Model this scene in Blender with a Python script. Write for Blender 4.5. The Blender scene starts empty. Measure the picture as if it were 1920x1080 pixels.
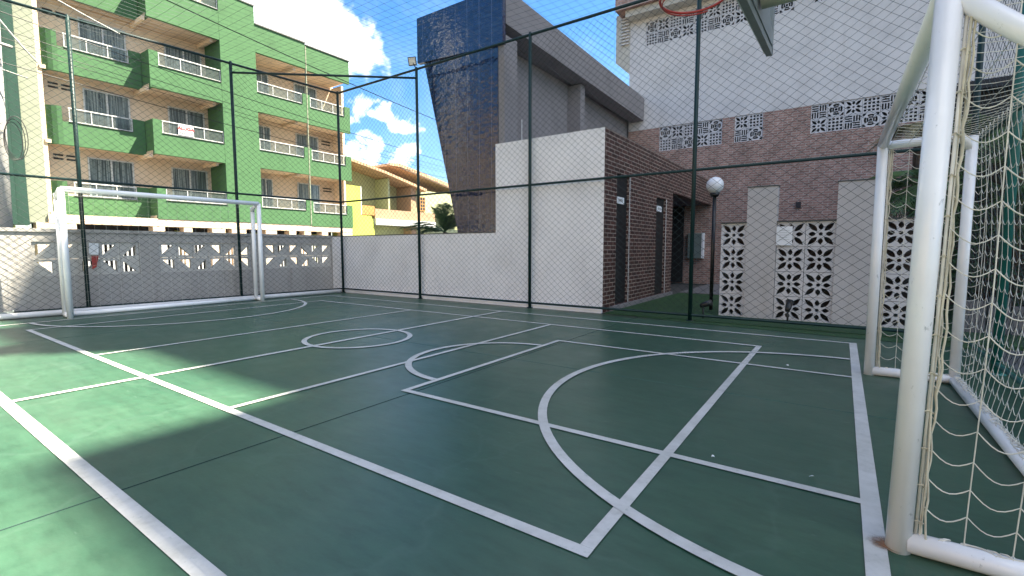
import bpy, bmesh, math, random
from mathutils import Vector, Matrix
from mathutils.geometry import tessellate_polygon
R=math.radians; PI=math.pi
random.seed(7)
S=bpy.context.scene
# ------------------------------------------------------------------ camera, sky, sun, exposure
cam_d=bpy.data.cameras.new('camera'); cam=bpy.data.objects.new('camera',cam_d); S.collection.objects.link(cam); S.camera=cam
cam_d.sensor_fit='HORIZONTAL'; cam_d.sensor_width=36; cam_d.lens=36*890.2/1920; cam_d.clip_start=.05; cam_d.clip_end=3000
def cam_matrix(yaw,pitch,roll,h):
    fwd=Vector((math.sin(yaw)*math.cos(pitch),math.cos(yaw)*math.cos(pitch),-math.sin(pitch)))
    right=Vector((math.cos(yaw),-math.sin(yaw),0)); down=fwd.cross(right)
    r=math.cos(roll)*right+math.sin(roll)*down; d=-math.sin(roll)*right+math.cos(roll)*down
    m=Matrix((( r.x,-d.x,-fwd.x,0),(r.y,-d.y,-fwd.y,0),(r.z,-d.z,-fwd.z,h),(0,0,0,1)))
    return m
cam.matrix_world=cam_matrix(R(-34.762),R(4.736),R(.037),1.1)
SUN=Vector((.40,.45,1)).normalized()
sd=bpy.data.lights.new('sun','SUN'); sd.energy=5.0; sd.angle=R(.55); sd.color=(1,.91,.72)
so=bpy.data.objects.new('sun',sd); S.collection.objects.link(so); so.rotation_euler=(-SUN).to_track_quat('-Z','Y').to_euler()
W=bpy.data.worlds.new('World'); S.world=W; W.use_nodes=True
S.view_settings.view_transform='Standard'; S.view_settings.look='None'; S.view_settings.exposure=2.66; S.view_settings.gamma=1
S.render.resolution_x=1024; S.render.resolution_y=576
def world():
    nt=W.node_tree; N=nt.nodes; L=nt.links; N.clear()
    out=N.new('ShaderNodeOutputWorld'); bg=N.new('ShaderNodeBackground'); L.new(bg.outputs[0],out.inputs[0])
    sky=N.new('ShaderNodeTexSky'); sky.sky_type='NISHITA'; sky.sun_disc=False
    sky.sun_elevation=math.asin(SUN.z); sky.sun_rotation=math.atan2(SUN.x,SUN.y); sky.ozone_density=2.2; sky.dust_density=.6; sky.air_density=1.0
    hs=N.new('ShaderNodeHueSaturation'); hs.inputs['Saturation'].default_value=1.32; hs.inputs['Value'].default_value=.90
    L.new(sky.outputs[0],hs.inputs['Color'])
    tc=N.new('ShaderNodeTexCoord')
    nrm=N.new('ShaderNodeVectorMath'); nrm.operation='NORMALIZE'; L.new(tc.outputs['Generated'],nrm.inputs[0])
    # cloud banks: (direction, radius, weight)
    def d(px,py):
        M=cam.matrix_world.to_3x3(); return (M@Vector(((px-960)/890.2,-(py-540)/890.2,-1))).normalized()
    banks=[((495,15),.12,1),((570,55),.075,1),((635,85),.062,1),((690,105),.045,.9),((690,212),.034,1),((735,232),.028,.9),((660,222),.026,.9),
           ((700,294),.032,1),((770,312),.036,.9),((650,305),.04,1),((400,-50),.14,1),((300,-150),.2,1),((1000,-420),.3,.7),((60,-40),.2,1),((1600,-600),.35,.8)]
    extra=[((.3,-.3,1),.42,1),((.9,-.5,.7),.5,1)]  # unseen clouds added overhead and behind the camera to whiten the skylight
    banks=[(d(*p),rad,w) for p,rad,w in banks]+[(Vector(v).normalized(),rad,w) for v,rad,w in extra]
    nz=N.new('ShaderNodeTexNoise'); nz.inputs['Scale'].default_value=8; nz.inputs['Detail'].default_value=12; nz.inputs['Roughness'].default_value=.60; nz.inputs['Distortion'].default_value=.25
    L.new(nrm.outputs[0],nz.inputs['Vector'])
    def warp(scale,amt,src):
        n=N.new('ShaderNodeTexNoise'); n.inputs['Scale'].default_value=scale; n.inputs['Detail'].default_value=4; L.new(nrm.outputs[0],n.inputs['Vector'])
        a=N.new('ShaderNodeVectorMath'); a.operation='SUBTRACT'; L.new(n.outputs['Color'],a.inputs[0]); a.inputs[1].default_value=(.5,.5,.5)
        m=N.new('ShaderNodeVectorMath'); m.operation='MULTIPLY_ADD'; L.new(a.outputs[0],m.inputs[0]); m.inputs[1].default_value=(amt,)*3; L.new(src,m.inputs[2]); return m.outputs[0]
    wd=warp(34,.045,warp(11,.16,nrm.outputs[0]))
    acc=None
    for (p,rad,w) in banks:
        v=N.new('ShaderNodeVectorMath'); v.operation='DISTANCE'; L.new(wd,v.inputs[0]); v.inputs[1].default_value=p
        m=N.new('ShaderNodeMapRange'); m.interpolation_type='SMOOTHSTEP'; m.inputs['From Min'].default_value=rad*1.7; m.inputs['From Max'].default_value=rad*.2
        m.inputs['To Min'].default_value=0; m.inputs['To Max'].default_value=w; L.new(v.outputs['Value'],m.inputs['Value'])
        if acc is None: acc=m.outputs[0]
        else:
            a=N.new('ShaderNodeMath'); a.operation='MAXIMUM'; L.new(acc,a.inputs[0]); L.new(m.outputs[0],a.inputs[1]); acc=a.outputs[0]
    s=N.new('ShaderNodeMath'); s.operation='MULTIPLY_ADD'; L.new(nz.outputs[0],s.inputs[0]); s.inputs[1].default_value=1.9; L.new(acc,s.inputs[2])
    c=N.new('ShaderNodeMapRange'); c.interpolation_type='SMOOTHSTEP'; c.inputs['From Min'].default_value=1.32; c.inputs['From Max'].default_value=2.0; L.new(s.outputs[0],c.inputs['Value'])
    w2=N.new('ShaderNodeMapRange'); w2.inputs['From Min'].default_value=.45; w2.inputs['From Max'].default_value=.8; w2.inputs['To Max'].default_value=.10; L.new(nz.outputs[0],w2.inputs['Value'])
    mx=N.new('ShaderNodeMath'); mx.operation='MAXIMUM'; L.new(c.outputs[0],mx.inputs[0]); L.new(w2.outputs[0],mx.inputs[1])
    cc=N.new('ShaderNodeMix'); cc.data_type='RGBA'; cc.inputs[6].default_value=(6.8,7.0,7.6,1); cc.inputs[7].default_value=(9.6,9.7,9.8,1); L.new(nz.outputs[0],cc.inputs[0])
    mix=N.new('ShaderNodeMix'); mix.data_type='RGBA'; L.new(mx.outputs[0],mix.inputs[0]); L.new(hs.outputs[0],mix.inputs[6]); L.new(cc.outputs[2],mix.inputs[7])
    L.new(mix.outputs[2],bg.inputs[0]); bg.inputs[1].default_value=.052
world()
# ------------------------------------------------------------------ materials
def new_mat(name):
    m=bpy.data.materials.new(name); m.use_nodes=True; nt=m.node_tree
    b=nt.nodes['Principled BSDF']; return m,nt.nodes,nt.links,b
def pos(N,L,scale=(1,1,1)):
    g=N.new('ShaderNodeNewGeometry'); mp=N.new('ShaderNodeMapping'); mp.inputs['Scale'].default_value=scale
    L.new(g.outputs['Position'],mp.inputs['Vector']); return mp.outputs[0]
def noise(N,L,vec,scale,detail=5,rough=.55):
    n=N.new('ShaderNodeTexNoise'); n.inputs['Scale'].default_value=scale; n.inputs['Detail'].default_value=detail; n.inputs['Roughness'].default_value=rough
    L.new(vec,n.inputs['Vector']); return n.outputs[0]
def ramp(N,L,fac,stops):
    r=N.new('ShaderNodeValToRGB'); e=r.color_ramp.elements
    e[0].position,e[0].color=stops[0][0],(*stops[0][1],1); e[1].position,e[1].color=stops[-1][0],(*stops[-1][1],1)
    for p,c in stops[1:-1]:
        x=e.new(p); x.color=(*c,1)
    L.new(fac,r.inputs[0]); return r.outputs[0]
def mixc(N,L,fac,a,b,mode='MIX'):
    m=N.new('ShaderNodeMix'); m.data_type='RGBA'; m.blend_type=mode
    for sock,v in ((m.inputs[0],fac),(m.inputs[6],a),(m.inputs[7],b)):
        if hasattr(v,'is_linked') or hasattr(v,'links'): L.new(v,sock)
        elif isinstance(v,(int,float)): sock.default_value=v
        else: sock.default_value=(*v,1)
    return m.outputs[2]
def bump(N,L,b,h,strength=.2,dist=.01):
    n=N.new('ShaderNodeBump'); n.inputs['Strength'].default_value=strength; n.inputs['Distance'].default_value=dist; L.new(h,n.inputs['Height']); L.new(n.outputs[0],b.inputs['Normal'])
def sc(c,k): return tuple(min(1,x*k) for x in c)
def plain(name,col,rough=.5,var=.12,scale=3,bs=0,bscale=40,metal=0,spec=.5,coat=0):
    m,N,L,b=new_mat(name); p=pos(N,L)
    f=noise(N,L,p,scale,6); c=ramp(N,L,f,[(.3,sc(col,1-var)),(.5,col),(.72,sc(col,1+var))]); L.new(c,b.inputs['Base Color'])
    b.inputs['Roughness'].default_value=rough; b.inputs['Metallic'].default_value=metal; b.inputs['Specular IOR Level'].default_value=spec
    if coat: b.inputs['Coat Weight'].default_value=coat; b.inputs['Coat Roughness'].default_value=.15
    if bs: bump(N,L,b,noise(N,L,p,bscale,4),bs,.01)
    return m
def stucco(name,col,dirt=(.25,.22,.18),amt=.25,bs=.25):
    """painted render with weather streaks and blotches"""
    m,N,L,b=new_mat(name); p=pos(N,L)
    c=ramp(N,L,noise(N,L,p,1.3,7,.6),[(.3,sc(col,.88)),(.5,col),(.75,sc(col,1.07))])
    st=noise(N,L,pos(N,L,(3.5,3.5,.35)),1.6,6,.65)
    k=N.new('ShaderNodeMapRange'); k.inputs['From Min'].default_value=.52; k.inputs['From Max'].default_value=.8; k.inputs['To Max'].default_value=amt; L.new(st,k.inputs['Value'])
    L.new(mixc(N,L,k.outputs[0],c,dirt),b.inputs['Base Color']); b.inputs['Roughness'].default_value=.85; b.inputs['Specular IOR Level'].default_value=.25
    bump(N,L,b,noise(N,L,p,55,5),bs,.008); return m
def brick(name,c1,c2,mortar,bw=.22,rh=.065,ms=.012,rough=.8,var=.5):
    m,N,L,b=new_mat(name); g=N.new('ShaderNodeNewGeometry'); s=N.new('ShaderNodeSeparateXYZ'); L.new(g.outputs['Position'],s.inputs[0])
    a=N.new('ShaderNodeMath'); a.operation='ADD'; L.new(s.outputs[0],a.inputs[0]); L.new(s.outputs[1],a.inputs[1])
    v=N.new('ShaderNodeCombineXYZ'); L.new(a.outputs[0],v.inputs[0]); L.new(s.outputs[2],v.inputs[1])
    t=N.new('ShaderNodeTexBrick'); t.inputs['Scale'].default_value=1; t.inputs['Brick Width'].default_value=bw; t.inputs['Row Height'].default_value=rh
    t.inputs['Mortar Size'].default_value=ms; t.inputs['Mortar Smooth'].default_value=.3; t.inputs['Bias'].default_value=0
    t.inputs['Color1'].default_value=(*c1,1); t.inputs['Color2'].default_value=(*c2,1); t.inputs['Mortar'].default_value=(*mortar,1); L.new(v.outputs[0],t.inputs['Vector'])
    n=noise(N,L,pos(N,L),2.2,6,.65); d=ramp(N,L,n,[(.3,(1-var,)*3),(.7,(1+.25*var,)*3)])
    fine=ramp(N,L,noise(N,L,pos(N,L),30,4),[(.3,(.8,)*3),(.7,(1.1,)*3)])
    L.new(mixc(N,L,1,mixc(N,L,1,t.outputs['Color'],d,'MULTIPLY'),fine,'MULTIPLY'),b.inputs['Base Color']); b.inputs['Roughness'].default_value=rough; b.inputs['Specular IOR Level'].default_value=.3
    inv=N.new('ShaderNodeMath'); inv.operation='SUBTRACT'; inv.inputs[0].default_value=1; L.new(t.outputs['Fac'],inv.inputs[1]); bump(N,L,b,inv.outputs[0],.6,.006)
    return m
def court_mat():
    m,N,L,b=new_mat('court_acrylic'); p=pos(N,L)
    c=ramp(N,L,noise(N,L,p,.9,7,.62),[(.28,(.023,.067,.044)),(.45,(.030,.080,.051)),(.58,(.035,.087,.055)),(.75,(.046,.103,.065))])
    f=ramp(N,L,noise(N,L,pos(N,L,(1,3.2,1)),5,8,.7),[(.32,(.80,)*3),(.5,(1,)*3),(.68,(1.14,)*3)])
    c=mixc(N,L,1,c,f,'MULTIPLY')
    sp=N.new('ShaderNodeMapRange'); sp.inputs['From Min'].default_value=.70; sp.inputs['From Max'].default_value=.78; sp.inputs['To Max'].default_value=.22; L.new(noise(N,L,pos(N,L,(1,4,1)),9,3,.5),sp.inputs['Value'])
    c=mixc(N,L,sp.outputs[0],c,(.20,.27,.23))
    dust=N.new('ShaderNodeMapRange'); dust.inputs['From Min'].default_value=.50; dust.inputs['From Max'].default_value=.78; dust.inputs['To Max'].default_value=.30; L.new(noise(N,L,pos(N,L,(.5,1.3,1)),1.4,10,.72),dust.inputs['Value'])
    c=mixc(N,L,dust.outputs[0],c,(.085,.130,.098))
    wv=N.new('ShaderNodeTexVoronoi'); wv.feature='DISTANCE_TO_EDGE'; wv.inputs['Scale'].default_value=.9; wv.inputs['Randomness'].default_value=1
    wn=N.new('ShaderNodeVectorMath'); wn.operation='ADD'; nn=N.new('ShaderNodeTexNoise'); nn.inputs['Scale'].default_value=1.1; nn.inputs['Detail'].default_value=5; L.new(p,nn.inputs['Vector']); L.new(p,wn.inputs[0]); L.new(nn.outputs['Color'],wn.inputs[1]); L.new(wn.outputs[0],wv.inputs['Vector'])
    st=N.new('ShaderNodeMapRange'); st.inputs['From Min'].default_value=.0; st.inputs['From Max'].default_value=.02; st.inputs['To Min'].default_value=.16; st.inputs['To Max'].default_value=0; L.new(wv.outputs['Distance'],st.inputs['Value'])
    c=mixc(N,L,st.outputs[0],c,(.09,.15,.12))
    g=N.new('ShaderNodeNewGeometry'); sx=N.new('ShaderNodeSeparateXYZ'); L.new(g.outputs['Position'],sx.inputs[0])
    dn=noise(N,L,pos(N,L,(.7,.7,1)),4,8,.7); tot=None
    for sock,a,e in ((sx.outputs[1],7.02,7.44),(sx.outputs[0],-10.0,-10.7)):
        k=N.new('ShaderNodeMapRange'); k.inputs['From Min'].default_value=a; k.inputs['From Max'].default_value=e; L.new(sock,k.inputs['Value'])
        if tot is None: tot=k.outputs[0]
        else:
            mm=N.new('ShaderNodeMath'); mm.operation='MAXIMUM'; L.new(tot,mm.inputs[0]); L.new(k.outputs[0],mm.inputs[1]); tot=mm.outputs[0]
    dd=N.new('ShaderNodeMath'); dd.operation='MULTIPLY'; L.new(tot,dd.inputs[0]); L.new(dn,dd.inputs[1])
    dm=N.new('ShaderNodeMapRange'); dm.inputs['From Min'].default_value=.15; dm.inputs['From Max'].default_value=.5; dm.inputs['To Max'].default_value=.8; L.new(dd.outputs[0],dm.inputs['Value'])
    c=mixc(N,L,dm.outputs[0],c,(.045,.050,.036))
    L.new(c,b.inputs['Base Color'])
    r=N.new('ShaderNodeMapRange'); r.inputs['To Min'].default_value=.24; r.inputs['To Max'].default_value=.50; L.new(noise(N,L,p,2.2,8,.65),r.inputs['Value']); L.new(r.outputs[0],b.inputs['Roughness'])
    b.inputs['Specular IOR Level'].default_value=.38
    bump(N,L,b,noise(N,L,p,70,4),.08,.004); return m
def paint_mat():
    m,N,L,b=new_mat('line_paint'); p=pos(N,L)
    c=ramp(N,L,noise(N,L,p,6,8,.7),[(.3,(.44,.43,.40)),(.48,(.55,.54,.51)),(.7,(.62,.61,.58))])
    w=N.new('ShaderNodeMapRange'); w.inputs['From Min'].default_value=.58; w.inputs['From Max'].default_value=.70; w.inputs['To Max'].default_value=.55; L.new(noise(N,L,p,22,9,.75),w.inputs['Value'])
    sm=ramp(N,L,noise(N,L,pos(N,L,(1,1,1)),1.7,7,.7),[(.32,(.78,.79,.76)),(.6,(1,1,1))]); c=mixc(N,L,1,c,sm,'MULTIPLY')
    L.new(mixc(N,L,w.outputs[0],c,(.20,.27,.23)),b.inputs['Base Color']); b.inputs['Roughness'].default_value=.5; return m
def glass_mat(name,tint=(.80,.86,.86),tr=.88):
    m,N,L,b=new_mat(name); N.remove(b); out=N['Material Output']
    t=N.new('ShaderNodeBsdfTransparent'); t.inputs[0].default_value=(*tint,1); g=N.new('ShaderNodeBsdfPrincipled'); g.inputs['Base Color'].default_value=(.3,.34,.34,1); g.inputs['Roughness'].default_value=.08
    mx=N.new('ShaderNodeMixShader'); mx.inputs[0].default_value=1-tr; L.new(t.outputs[0],mx.inputs[1]); L.new(g.outputs[0],mx.inputs[2]); L.new(mx.outputs[0],out.inputs[0]); return m
def tile_mat():
    m,N,L,b=new_mat('glazed_blue_tile'); g=N.new('ShaderNodeNewGeometry'); s=N.new('ShaderNodeSeparateXYZ'); L.new(g.outputs['Position'],s.inputs[0])
    a=N.new('ShaderNodeMath'); a.operation='ADD'; L.new(s.outputs[0],a.inputs[0]); L.new(s.outputs[1],a.inputs[1])
    v=N.new('ShaderNodeCombineXYZ'); L.new(a.outputs[0],v.inputs[0]); L.new(s.outputs[2],v.inputs[1])
    t=N.new('ShaderNodeTexBrick'); t.offset=0; t.inputs['Scale'].default_value=1; t.inputs['Brick Width'].default_value=.10; t.inputs['Row Height'].default_value=.10; t.inputs['Mortar Size'].default_value=.004
    t.inputs['Color1'].default_value=(.005,.014,.050,1); t.inputs['Color2'].default_value=(.008,.022,.080,1); t.inputs['Mortar'].default_value=(.02,.025,.04,1); L.new(v.outputs[0],t.inputs['Vector'])
    t2=N.new('ShaderNodeTexBrick'); t2.offset=0; t2.inputs['Scale'].default_value=1; t2.inputs['Brick Width'].default_value=.31; t2.inputs['Row Height'].default_value=20; t2.inputs['Mortar Size'].default_value=.0045; t2.inputs['Color1'].default_value=(0,0,0,1); t2.inputs['Color2'].default_value=(0,0,0,1); t2.inputs['Mortar'].default_value=(.8,.8,.8,1); L.new(v.outputs[0],t2.inputs['Vector'])
    L.new(mixc(N,L,t2.outputs['Color'],t.outputs['Color'],(.13,.15,.22)),b.inputs['Base Color']); b.inputs['Roughness'].default_value=.06; b.inputs['Specular IOR Level'].default_value=1.0; b.inputs['Roughness'].default_value=.10
    # every tile sits at its own slight tilt
    wn=N.new('ShaderNodeTexWhiteNoise'); wn.noise_dimensions='3D'; sn=N.new('ShaderNodeVectorMath'); sn.operation='SNAP'; L.new(v.outputs[0],sn.inputs[0]); sn.inputs[1].default_value=(.1,.1,1); L.new(sn.outputs[0],wn.inputs[0])
    sub=N.new('ShaderNodeVectorMath'); sub.operation='SUBTRACT'; L.new(wn.outputs['Color'],sub.inputs[0]); sub.inputs[1].default_value=(.5,.5,.5)
    sca=N.new('ShaderNodeVectorMath'); sca.operation='SCALE'; L.new(sub.outputs[0],sca.inputs[0]); sca.inputs['Scale'].default_value=.035
    bp=N.new('ShaderNodeBump'); bp.inputs['Strength'].default_value=.42; bp.inputs['Distance'].default_value=.02; L.new(noise(N,L,pos(N,L,(1,1,2.0)),7,2),bp.inputs['Height'])
    add=N.new('ShaderNodeVectorMath'); add.operation='ADD'; L.new(bp.outputs[0],add.inputs[0]); L.new(sca.outputs[0],add.inputs[1]); nn=N.new('ShaderNodeVectorMath'); nn.operation='NORMALIZE'; L.new(add.outputs[0],nn.inputs[0]); L.new(nn.outputs[0],b.inputs['Normal'])
    return m
def curtain_mat():
    m,N,L,b=new_mat('curtained_glass'); n=noise(N,L,pos(N,L,(16,16,.4)),1.4,3)
    L.new(ramp(N,L,n,[(.36,(.03,.042,.046)),(.5,(.12,.155,.155)),(.66,(.26,.30,.29))]),b.inputs['Base Color']); b.inputs['Roughness'].default_value=.12; b.inputs['Coat Weight'].default_value=.6; b.inputs['Coat Roughness'].default_value=.03; return m
def plank_mat(name,col):
    m,N,L,b=new_mat(name); w=N.new('ShaderNodeTexWave'); w.bands_direction='X'; w.inputs['Scale'].default_value=1.6; w.inputs['Distortion'].default_value=.3; L.new(pos(N,L),w.inputs['Vector'])
    L.new(ramp(N,L,w.outputs[0],[(.05,sc(col,.55)),(.2,col),(1,col)]),b.inputs['Base Color']); b.inputs['Roughness'].default_value=.6; return m
def rooftile_mat():
    m,N,L,b=new_mat('terracotta_tile'); w=N.new('ShaderNodeTexWave'); w.bands_direction='Y'; w.inputs['Scale'].default_value=1.3; w.inputs['Distortion'].default_value=.6; L.new(pos(N,L),w.inputs['Vector'])
    c=ramp(N,L,w.outputs[0],[(.0,(.30,.17,.10)),(.5,(.46,.30,.18)),(1,(.52,.37,.24))]); c=mixc(N,L,1,c,ramp(N,L,noise(N,L,pos(N,L),3,6),[(.3,(.75,)*3),(.7,(1.1,)*3)]),'MULTIPLY')
    L.new(c,b.inputs['Base Color']); b.inputs['Roughness'].default_value=.8; return m
def turf_mat():
    m,N,L,b=new_mat('artificial_turf'); p=pos(N,L)
    L.new(ramp(N,L,noise(N,L,p,60,5,.8),[(.3,(.010,.045,.014)),(.55,(.024,.085,.024)),(.75,(.055,.13,.04))]),b.inputs['Base Color']); b.inputs['Roughness'].default_value=.8; bump(N,L,b,noise(N,L,p,180,3),.8,.02); return m
def leaf_mat(name,a,bc):
    m,N,L,b=new_mat(name); L.new(ramp(N,L,noise(N,L,pos(N,L),5,5,.7),[(.3,a),(.7,bc)]),b.inputs['Base Color']); b.inputs['Roughness'].default_value=.45; return m
def rust_mat():
    m,N,L,b=new_mat('rust'); L.new(ramp(N,L,noise(N,L,pos(N,L),25,6,.7),[(.3,(.10,.045,.02)),(.5,(.24,.11,.05)),(.7,(.38,.22,.12))]),b.inputs['Base Color']); b.inputs['Roughness'].default_value=.9
    t=N.new('ShaderNodeBsdfTransparent'); mx=N.new('ShaderNodeMixShader'); g=N.new('ShaderNodeNewGeometry'); dd=N.new('ShaderNodeVectorMath'); dd.operation='DISTANCE'; L.new(g.outputs['Position'],dd.inputs[0]); dd.inputs[1].default_value=(.185,2.17,.008)
    ad=N.new('ShaderNodeMath'); ad.operation='MULTIPLY_ADD'; L.new(noise(N,L,pos(N,L,(1,1,0)),30,6,.7),ad.inputs[0]); ad.inputs[1].default_value=.09; L.new(dd.outputs['Value'],ad.inputs[2])
    mr=N.new('ShaderNodeMapRange'); mr.inputs['From Min'].default_value=.055; mr.inputs['From Max'].default_value=.105; L.new(ad.outputs[0],mr.inputs['Value']); L.new(mr.outputs[0],mx.inputs[0]); L.new(b.outputs[0],mx.inputs[1]); L.new(t.outputs[0],mx.inputs[2]); L.new(mx.outputs[0],N['Material Output'].inputs[0]); return m
def goal_mat():
    m,N,L,b=new_mat('white_gloss_pipe'); p=pos(N,L)
    w=N.new('ShaderNodeMapRange'); w.inputs['From Min'].default_value=.63; w.inputs['From Max'].default_value=.68; w.inputs['To Max'].default_value=.6; L.new(noise(N,L,pos(N,L,(1,1,.6)),26,7,.72),w.inputs['Value'])
    c=ramp(N,L,noise(N,L,p,3,6),[(.3,(.80,.81,.82)),(.7,(.90,.91,.92))]); L.new(mixc(N,L,w.outputs[0],c,(.34,.36,.36)),b.inputs['Base Color']); b.inputs['Roughness'].default_value=.28; b.inputs['Coat Weight'].default_value=.3; bump(N,L,b,noise(N,L,p,9,3),.05,.004); return m
M=dict(
 court=court_mat(), paint=paint_mat(), joint=plain('floor_joint',(.008,.03,.028),.9), fjoint=plain('faint_floor_joint',(.045,.12,.095),.7),
 turf=turf_mat(), asphalt=plain('asphalt',(.07,.07,.072),.9,.2,4,.4,80), paving=plain('porch_paving',(.16,.155,.16),.8,.15,2,.2,30), kerb=stucco('kerb_render',(.58,.56,.55),amt=.5),
 white=stucco('white_render',(.86,.84,.84),amt=.13,bs=.35), grey=stucco('grey_render',(.42,.41,.42),amt=.3), fgrey=stucco('facade_render',(.66,.63,.61),(.46,.42,.37),.35), beige=stucco('facade_beige',(.58,.54,.46),amt=.25),
 slate=stucco('tower_grey',(.25,.235,.24),(.14,.13,.125),.25,.2), wallgrey=stucco('boundary_render',(.40,.38,.36),(.17,.15,.12),.5,.4), cob=stucco('grey_pierced_block',(.62,.60,.60),(.3,.28,.25),.3,.3), wallblock=stucco('boundary_block_paint',(.50,.48,.45),(.25,.23,.2),.35,.3), perf=stucco('concrete_block_paint',(.60,.58,.58),(.36,.34,.30),.3,.3), pier=stucco('pier_render',(.50,.475,.465),(.33,.28,.22),.3),
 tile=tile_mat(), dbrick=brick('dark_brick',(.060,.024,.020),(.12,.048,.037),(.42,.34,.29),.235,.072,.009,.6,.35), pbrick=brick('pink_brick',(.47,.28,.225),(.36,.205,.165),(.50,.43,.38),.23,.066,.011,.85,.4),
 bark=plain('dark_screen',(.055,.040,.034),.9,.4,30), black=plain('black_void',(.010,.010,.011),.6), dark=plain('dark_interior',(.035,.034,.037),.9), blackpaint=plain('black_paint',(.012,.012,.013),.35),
 fence=plain('dark_green_paint',(.006,.026,.025),.45,.2,6,spec=.3), teal=plain('teal_green_paint',(.012,.13,.11),.4,.15,5), wire=plain('net_twine',(.022,.040,.040),.6), sky_net=plain('blue_grey_twine',(.04,.06,.08),.6),
 goal=goal_mat(), rope=plain('cream_rope',(.66,.64,.56),.8,.2,8), ropeold=plain('weathered_rope',(.58,.54,.42),.9,.3,12),
 steel=plain('painted_steel',(.20,.23,.225),.4,.2,5,metal=.3), hoop=plain('red_paint',(.42,.045,.035),.4,.25,12), arm=plain('cream_pipe_paint',(.60,.57,.44),.45,.12,4), board=plain('white_board',(.7,.7,.7),.4),
 green=stucco('green_render',(.058,.138,.062),(.03,.075,.033),.30,.3), dgreen=stucco('dark_teal_render',(.020,.055,.042),(.012,.03,.024),.3), mint=stucco('pale_column_render',(.23,.25,.19),amt=.15), cream=stucco('cream_render',(.66,.53,.40),(.42,.33,.23),.2), soffit=plank_mat('soffit_boards',(.60,.47,.36)),
 lime=stucco('lime_render',(.42,.48,.10),(.28,.32,.045),.2), palegreen=stucco('pale_green_render',(.42,.44,.26),amt=.1), orange=stucco('orange_render',(.45,.23,.08),amt=.1), ochre=stucco('sand_stone',(.38,.25,.16),amt=.35), rooftile=rooftile_mat(),
 alu=plain('white_aluminium',(.52,.53,.53),.35,.05), railglass=glass_mat('balcony_glass'), curtain=curtain_mat(), darkglass=plain('dark_glass',(.02,.03,.04),.08), coping=plain('dark_coping',(.08,.085,.08),.7),
 globe=plain('white_globe',(.78,.78,.80),.18,.04), paper=plain('white_paper',(.80,.81,.83),.7,.05), red=plain('red_print',(.55,.03,.03),.6), ink=plain('dark_print',(.06,.06,.07),.6), rust=rust_mat(), cable=plain('black_cable',(.015,.015,.017),.5), gcable=plain('grey_cable',(.30,.31,.30),.5),
 lamp=plain('lamp_lens',(.62,.58,.48),.2), concrete=stucco('pole_concrete',(.55,.54,.52),amt=.4), pvc=plain('white_pvc',(.62,.62,.62),.35,.1,5), trunk=plain('palm_trunk',(.11,.075,.05),.9,.4,14,.6,30), leaf=leaf_mat('palm_leaf',(.035,.09,.03),(.12,.21,.08)), dryleaf=leaf_mat('dry_palm_leaf',(.16,.15,.07),(.30,.27,.15)), dleaf=leaf_mat('shrub_leaf',(.012,.045,.018),(.045,.11,.035)),
 tan=stucco('tan_render',(.42,.33,.25),amt=.3), stone=stucco('garden_stone',(.16,.15,.15),amt=.4), cab=plain('cabinet_paint',(.16,.20,.19),.4), purple=plain('plum_screen',(.10,.085,.11),.8))
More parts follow.
